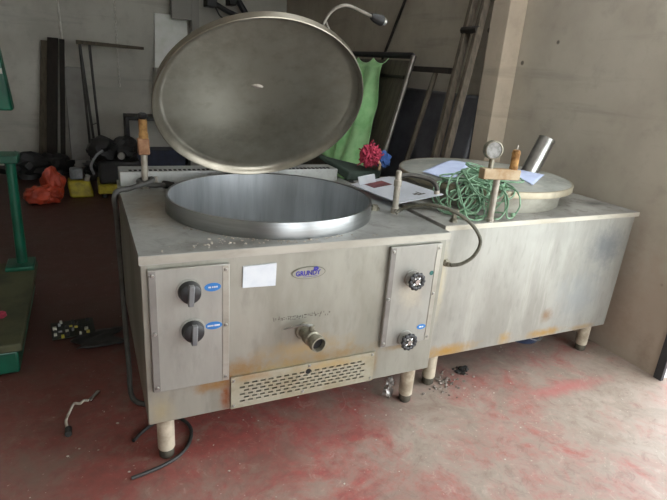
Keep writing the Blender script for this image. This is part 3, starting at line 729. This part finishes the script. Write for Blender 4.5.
# ------------------------------------------------------------------ against the rear wall
def plank(x0, x1, zt, yb, yt, mat, label, th=.035, lean=0):
    mb = MB().hexa([(x0,yb,0),(x1,yb,0),(x1,yb+th,0),(x0,yb+th,0)], [(x0+lean,yt,zt),(x1+lean,yt,zt),(x1+lean,yt+th,zt),(x0+lean,yt+th,zt)])
    single(mb, 'plank', mat, label, 'plank', ((x0+x1)/2,yb,0), group='planks leaning on the rear wall', bev=.003)
plank(-.735,-.645, 1.60, 6.02, 6.24, 'woodmid', 'brown wooden plank, leftmost of the planks on the rear wall', lean=.17)
plank(-.64,-.515, 1.64, 5.95, 6.19, 'wooddk', 'wide dark plank between the brown plank and the narrow dark one', lean=.155)
plank(-.475,-.415, 1.63, 5.95, 6.19, 'wooddk', 'narrow dark plank, rightmost of the planks on the rear wall', lean=.125)
single(MB().hexa([(-.34,6.13,.10),(-.06,6.13,.10),(-.06,6.15,.10),(-.34,6.15,.10)], [(-.34,6.26,1.3),(-.08,6.26,1.3),(-.08,6.28,1.3),(-.34,6.26+.02,1.3)]).box((-.31,6.12,0),(-.09,6.15,.1)), 'pale_board', 'board', 'tall greyish board leaning on the rear wall behind the table frame legs', 'board', (-.2,6.14,0), bev=.02)
tf = thing('folding_table', (.05,5.9,0), 'narrow folded metal table frame with thin legs standing at the rear wall', 'table')
MB().hexa([(-.16,5.72,1.585),(.62,5.72,1.575),(.62,6.05,1.575),(-.16,6.05,1.585)], [(-.16,5.72,1.63),(.62,5.72,1.61),(.62,6.05,1.61),(-.16,6.05,1.63)]).build('tabletop', 'woodmid', tf, bev=.004)
for (a, b) in (((-.12,5.78,1.585),(-.02,5.74,0)), ((-.12,6.02,1.585),(-.09,6.0,0)), ((-.01,5.95,1.585),(.04,5.92,0))):
    MB().sweep([a, b], .016, 10).build('leg', 'darksteel', tf)
MB().sweep([(-.06,5.76,.62),(.005,5.93,.62)], .008, 8).build('brace', 'darksteel', tf)
ch_ = MB(); rr = random.Random(2)
for k in range(46): 
    z = 2.9 - k*.04; ch_.sweep([V((.335+.01*math.cos(t)*(k%2), 6.275+.0*t+.01*math.cos(t)*(1-k%2), z+.026*math.sin(t))) for t in [2*PI*i/10 for i in range(10)]], .005, 6, closed=True)
single(ch_, 'hanging_chain', 'palechain', 'thin pale chain hanging down the rear wall above the table frame', 'chain', (.335,6.275,2.9))
single(MB().sweep(spline([(-.35,6.28,3.3),(-.34,6.28,2.4),(-.325,6.28,1.8),(-.31,6.28,1.12)],6), .016, 8), 'wall_conduit', 'palechain', 'thin grey conduit running down the rear wall beside the planks', 'conduit', (-.33,6.28,3.3))
single(MB().hexa([(.80,6.20,1.361),(1.26,6.20,1.361),(1.26,6.22,1.361),(.80,6.22,1.361)], [(.83,6.275,2.06),(1.26,6.275,2.06),(1.26,6.29,2.06),(.83,6.29,2.06)]), 'light_patch_sheet', 'lightpatch', 'white light patch sheet standing in for light on the rear wall, on the grey stepped ledge', 'sheet', (1.03,6.21,1.36), bev=.004)  # sheet added in place of a patch of light on the wall
lg = thing('metal_cabinet', (1.15,6.2,0), 'grey stepped metal cabinet with an upright post at the rear wall', 'cabinet')
MB().box((.78,6.0,0),(1.75,6.28,1.36)).build('cabinet_body', 'whitemetal', lg, bev=.006)
MB().box((1.12,6.0,1.36),(1.75,6.17,1.52)).build('step', 'whitemetal', lg, bev=.006)
MB().box((1.28,6.03,1.52),(1.38,6.13,3.2)).build('post', 'whitemetal', lg, bev=.006)
MB().box((1.02,6.03,2.0),(1.28,6.13,2.3)).build('box', 'whitemetal', lg, bev=.006)
bk_ = thing('black_bracket', (1.75,6.28,2.15), 'black bracket with dangling cables high on the rear wall', 'bracket')
MB().box((1.49,6.05,2.20),(1.63,6.29,2.55)).build('arm_block', 'dark', bk_, bev=.01)
MB().sweep([(1.60,6.1,2.25),(1.80,6.1,2.16),(1.95,6.1,2.12)], .035, 10).build('arm', 'dark', bk_)
MB().box((1.80,6.05,2.25),(1.90,6.29,2.5)).build('clamp', 'dark', bk_, bev=.01)
MB().sweep([(1.92,6.1,2.34),(2.06,6.1,2.14)], .045, 10).build('lamp_tube', 'dark', bk_)
MB().sweep(spline([(1.6,6.1,2.24),(1.68,6.1,2.10),(1.80,6.1,2.05),(1.85,6.1,2.15)],6), .012, 8).build('cable', 'rubber', bk_)

# dark clutter on the floor at the back
mb = MB().blob((-.50,4.42,.15), (.11,.12,.17), 4, .4, 2.2, 3).blob((-.62,4.26,.08), (.14,.13,.09), 4, .35, 2.4, 8).blob((-.52,4.28,.08), (.11,.12,.09), 4, .35, 2.4, 5)
single(mb, 'orange_bag', 'orange', 'crumpled orange plastic bag slumped on the floor at the back left', 'bag', (-.5,4.35,0))
jc = thing('yellow_can', (-.2,4.5,0), 'yellow jerrycan with a grey top beside the black machine at the back', 'can')
MB().hexa([(-.34,4.40,0),(-.10,4.40,0),(-.10,4.62,0),(-.34,4.62,0)], [(-.36,4.42,.19),(-.14,4.42,.17),(-.14,4.62,.17),(-.36,4.62,.19)]).build('can_body', 'yellow', jc, bev=.025)
MB().box((-.33,4.45,.19),(-.20,4.58,.31)).build('can_top', 'greyplastic', jc, bev=.02)
MB().cyl((-.17,4.5,.171),(-.15,4.48,.23),.03,.025,12).build('can_cap', 'whitemetal', jc)
gm = thing('generator', (.08,4.6,0), 'black and yellow machine on the floor left of the rusty valve', 'machine')
MB().box((-.06,4.36,.04),(.42,4.85,.14)).build('skid', 'yellow', gm, bev=.02)
MB().box((-.04,4.40,.14),(.40,4.8,.40)).build('engine', 'dark', gm, bev=.03)
MB().blob((.02,4.55,.50), (.16,.15,.15), 3, .25, 3, 2).build('tank', 'dark', gm)
MB().blob((.27,4.6,.52), (.14,.14,.12), 3, .3, 3, 6).build('air_filter', 'dark', gm)
MB().lathe([(0,.02),(.035,.02),(.04,.0),(0,0)], (.20,4.39,.46), 20, V((1,0,0)), V((0,0,1)), V((0,-1,0))).build('filler_cap', 'whitemetal', gm)
MB().sweep(spline([(-.09,4.4,.26),(-.11,4.38,.36),(-.05,4.36,.47),(.02,4.38,.52)],6), .014, 8).build('hose', 'greyplastic', gm)
for x in (0,.36):
    for y in (4.4,4.8): MB().cyl((x,y,0),(x,y,.04),.03,.03,12).build('foot', 'rubber', gm)
cbt = thing('dark_cabinet', (.55,5.0,0), 'dark open cabinet with navy panel behind the black machine', 'cabinet')
mb = MB().box((.30,4.95,0),(.34,5.35,.82)).box((1.0,4.95,0),(1.04,5.35,.82)).box((.34,4.95,.78),(1.0,5.35,.82)).box((.34,4.95,.0),(1.0,5.35,.05))
mb.build('frame', 'dark', cbt, bev=.004)
MB().box((.34,5.3,.05),(1.0,5.33,.78)).build('back_panel', 'wallrear', cbt)
MB().box((.36,4.99,.05),(.98,5.28,.42)).build('inner_box', 'navy', cbt, bev=.01)
mb = MB().blob((-.78,5.55,.13), (.28,.2,.16), 3, .5, 3, 1, 1).blob((-.50,5.55,.13), (.2,.17,.15), 3, .5, 3, 4, 1)
single(mb, 'dark_sack', 'dark', 'dark sack heap on the floor below the planks', 'sack', (-.6,5.55,0))
single(MB().blob((.0,5.35,.11), (.2,.16,.13), 3, .5, 3, 7, 1), 'dark_sack', 'dark', 'dark sack on the floor behind the yellow jerrycan', 'sack', (0,5.55,0))

# ------------------------------------------------------------------ leaning on the right wall
bb = MB().hexa([(2.36,1.52,0),(2.36,2.78,0),(2.42,2.78,0),(2.42,1.52,0)], [(2.625,1.52,1.41),(2.625,2.78,1.41),(2.685,2.78,1.41),(2.685,1.52,1.41)])
single(bb, 'padded_board', 'blackboard', 'large black padded board with rounded corners leaning on the right wall', 'board', (2.4,2.1,0), bev=.02)
fr = thing('steel_frame', (2.05,3.0,0), 'steel framed dark panel leaning at the right wall behind the raised lid', 'frame')
def fx(z): return 2.03 + .43*z/1.69
tube = MB().sweep([(fx(0)+.0,2.22,.02),(fx(1.68),2.28,1.68)], .022, 12); tube.build('rail', 'dullsteel', fr, label='glossy steel edge tube')
MB().sweep([(fx(1.68),2.303,1.68),(fx(1.69),3.95,1.69)], .026, 12).build('rail', 'dark', fr)
MB().sweep([(fx(0),3.95,.02),(fx(1.66),3.95,1.66)], .020, 12).build('rail', 'darksteel', fr)
MB().hexa([(fx(.05),2.25,.05),(fx(.05),3.92,.05),(fx(.05)+.02,3.92,.05),(fx(.05)+.02,2.25,.05)], [(fx(1.64),2.305,1.64),(fx(1.64),3.92,1.64),(fx(1.64)+.02,3.92,1.64),(fx(1.64)+.02,2.305,1.64)]).build('panel', 'darkpanel', fr)
MB().box((fx(1.5)-.012,2.32,1.49),(fx(1.5)-.002,3.9,1.515)).build('crossbar', 'darksteel', fr)
# green sheet hung over the frame
def gf(u, v):
    y = 2.60 + 1.2*u; z = 1.655 - v*(1.05+.08*math.sin(7*u)); 
    zz = z
    w = .028*math.sin(u*26+v*1.5) + .02*math.sin(u*11+2*v) + .035*noise.noise(V((u*5,v*4,2)))
    x = fx(zz) - .105 + w*(.35+.65*min(1, v*2.5)) 
    yy = y + .05*v*math.sin(u*9) + (-.18*v*(1-u))
    top = max(0, 1-v/.06)
    return V((x + .055*top, yy, zz + .0*top - .05*(abs(math.sin(u*13))*top)))
single(MB().grid(gf, 80, 50), 'plastic_sheet', 'cloth', 'bright green plastic sheet hanging over the dark framed panel behind the lid', 'sheet', (2.3,3.2,1.65), solid=.003)
tr = thing('trestle', (2.3,2.0,0), 'dark T shaped trestle leaning between the steel frame and ladder', 'trestle')
MB().box((2.485,1.80,1.555),(2.54,2.60,1.60)).build('top_bar', 'wooddk', tr, bev=.004)
MB().sweep([(2.51,2.01,1.555),(2.09,1.975,0)], .022, 8).build('leg', 'woodmid', tr)
la = thing('wooden_ladder', (2.05,1.55,0), 'weathered wooden ladder leaning beside the pilaster on the right wall', 'ladder')
def rail(p0, p1, w, d):
    p0, p1 = V(p0), V(p1); a = V((.15,1,0)).normalized()*w; b = V((1,-.15,.0)).normalized()*d
    MB().hexa([p0-a-b, p0+a-b, p0+a+b, p0-a+b], [p1-a-b, p1+a-b, p1+a+b, p1-a+b]).build('rail', 'wood', la, bev=.004)
rail((2.03,1.28,.01),(2.655,1.645,2.36),.026,.026)
rail((2.05,1.42,.01),(2.665,1.80,2.36),.026,.026)
for z in (1.87, .72, .36):   # crosspieces
    f = z/2.36; a = V((2.03,1.28,.01)).lerp(V((2.655,1.645,2.36)), f); b = V((2.05,1.42,.01)).lerp(V((2.665,1.80,2.36)), f)
    MB().sweep([a+V((-.02,-.02,0)), b+V((-.02,.02,0))], .026, 8).build('rung', 'wooddk', la)
single(MB().sweep([(2.695,2.50,2.86),(2.69,3.175,1.741),(2.66,4.2,.02)], .014, 8), 'thin_pole', 'darksteel', 'thin dark pole slanting above the steel frame on the right wall', 'pole', (2.66,4.2,.02))

# ------------------------------------------------------------------ light
w = bpy.data.worlds.new('world'); S.world = w; w.use_nodes = True
bg = w.node_tree.nodes['Background']; bg.inputs[0].default_value = (.93,.97,1,1); bg.inputs[1].default_value = 6.5
S.view_settings.view_transform = 'Standard'; S.view_settings.look = 'None'; S.view_settings.gamma = 1; S.view_settings.use_curve_mapping = False
S.view_settings.exposure = 0.0
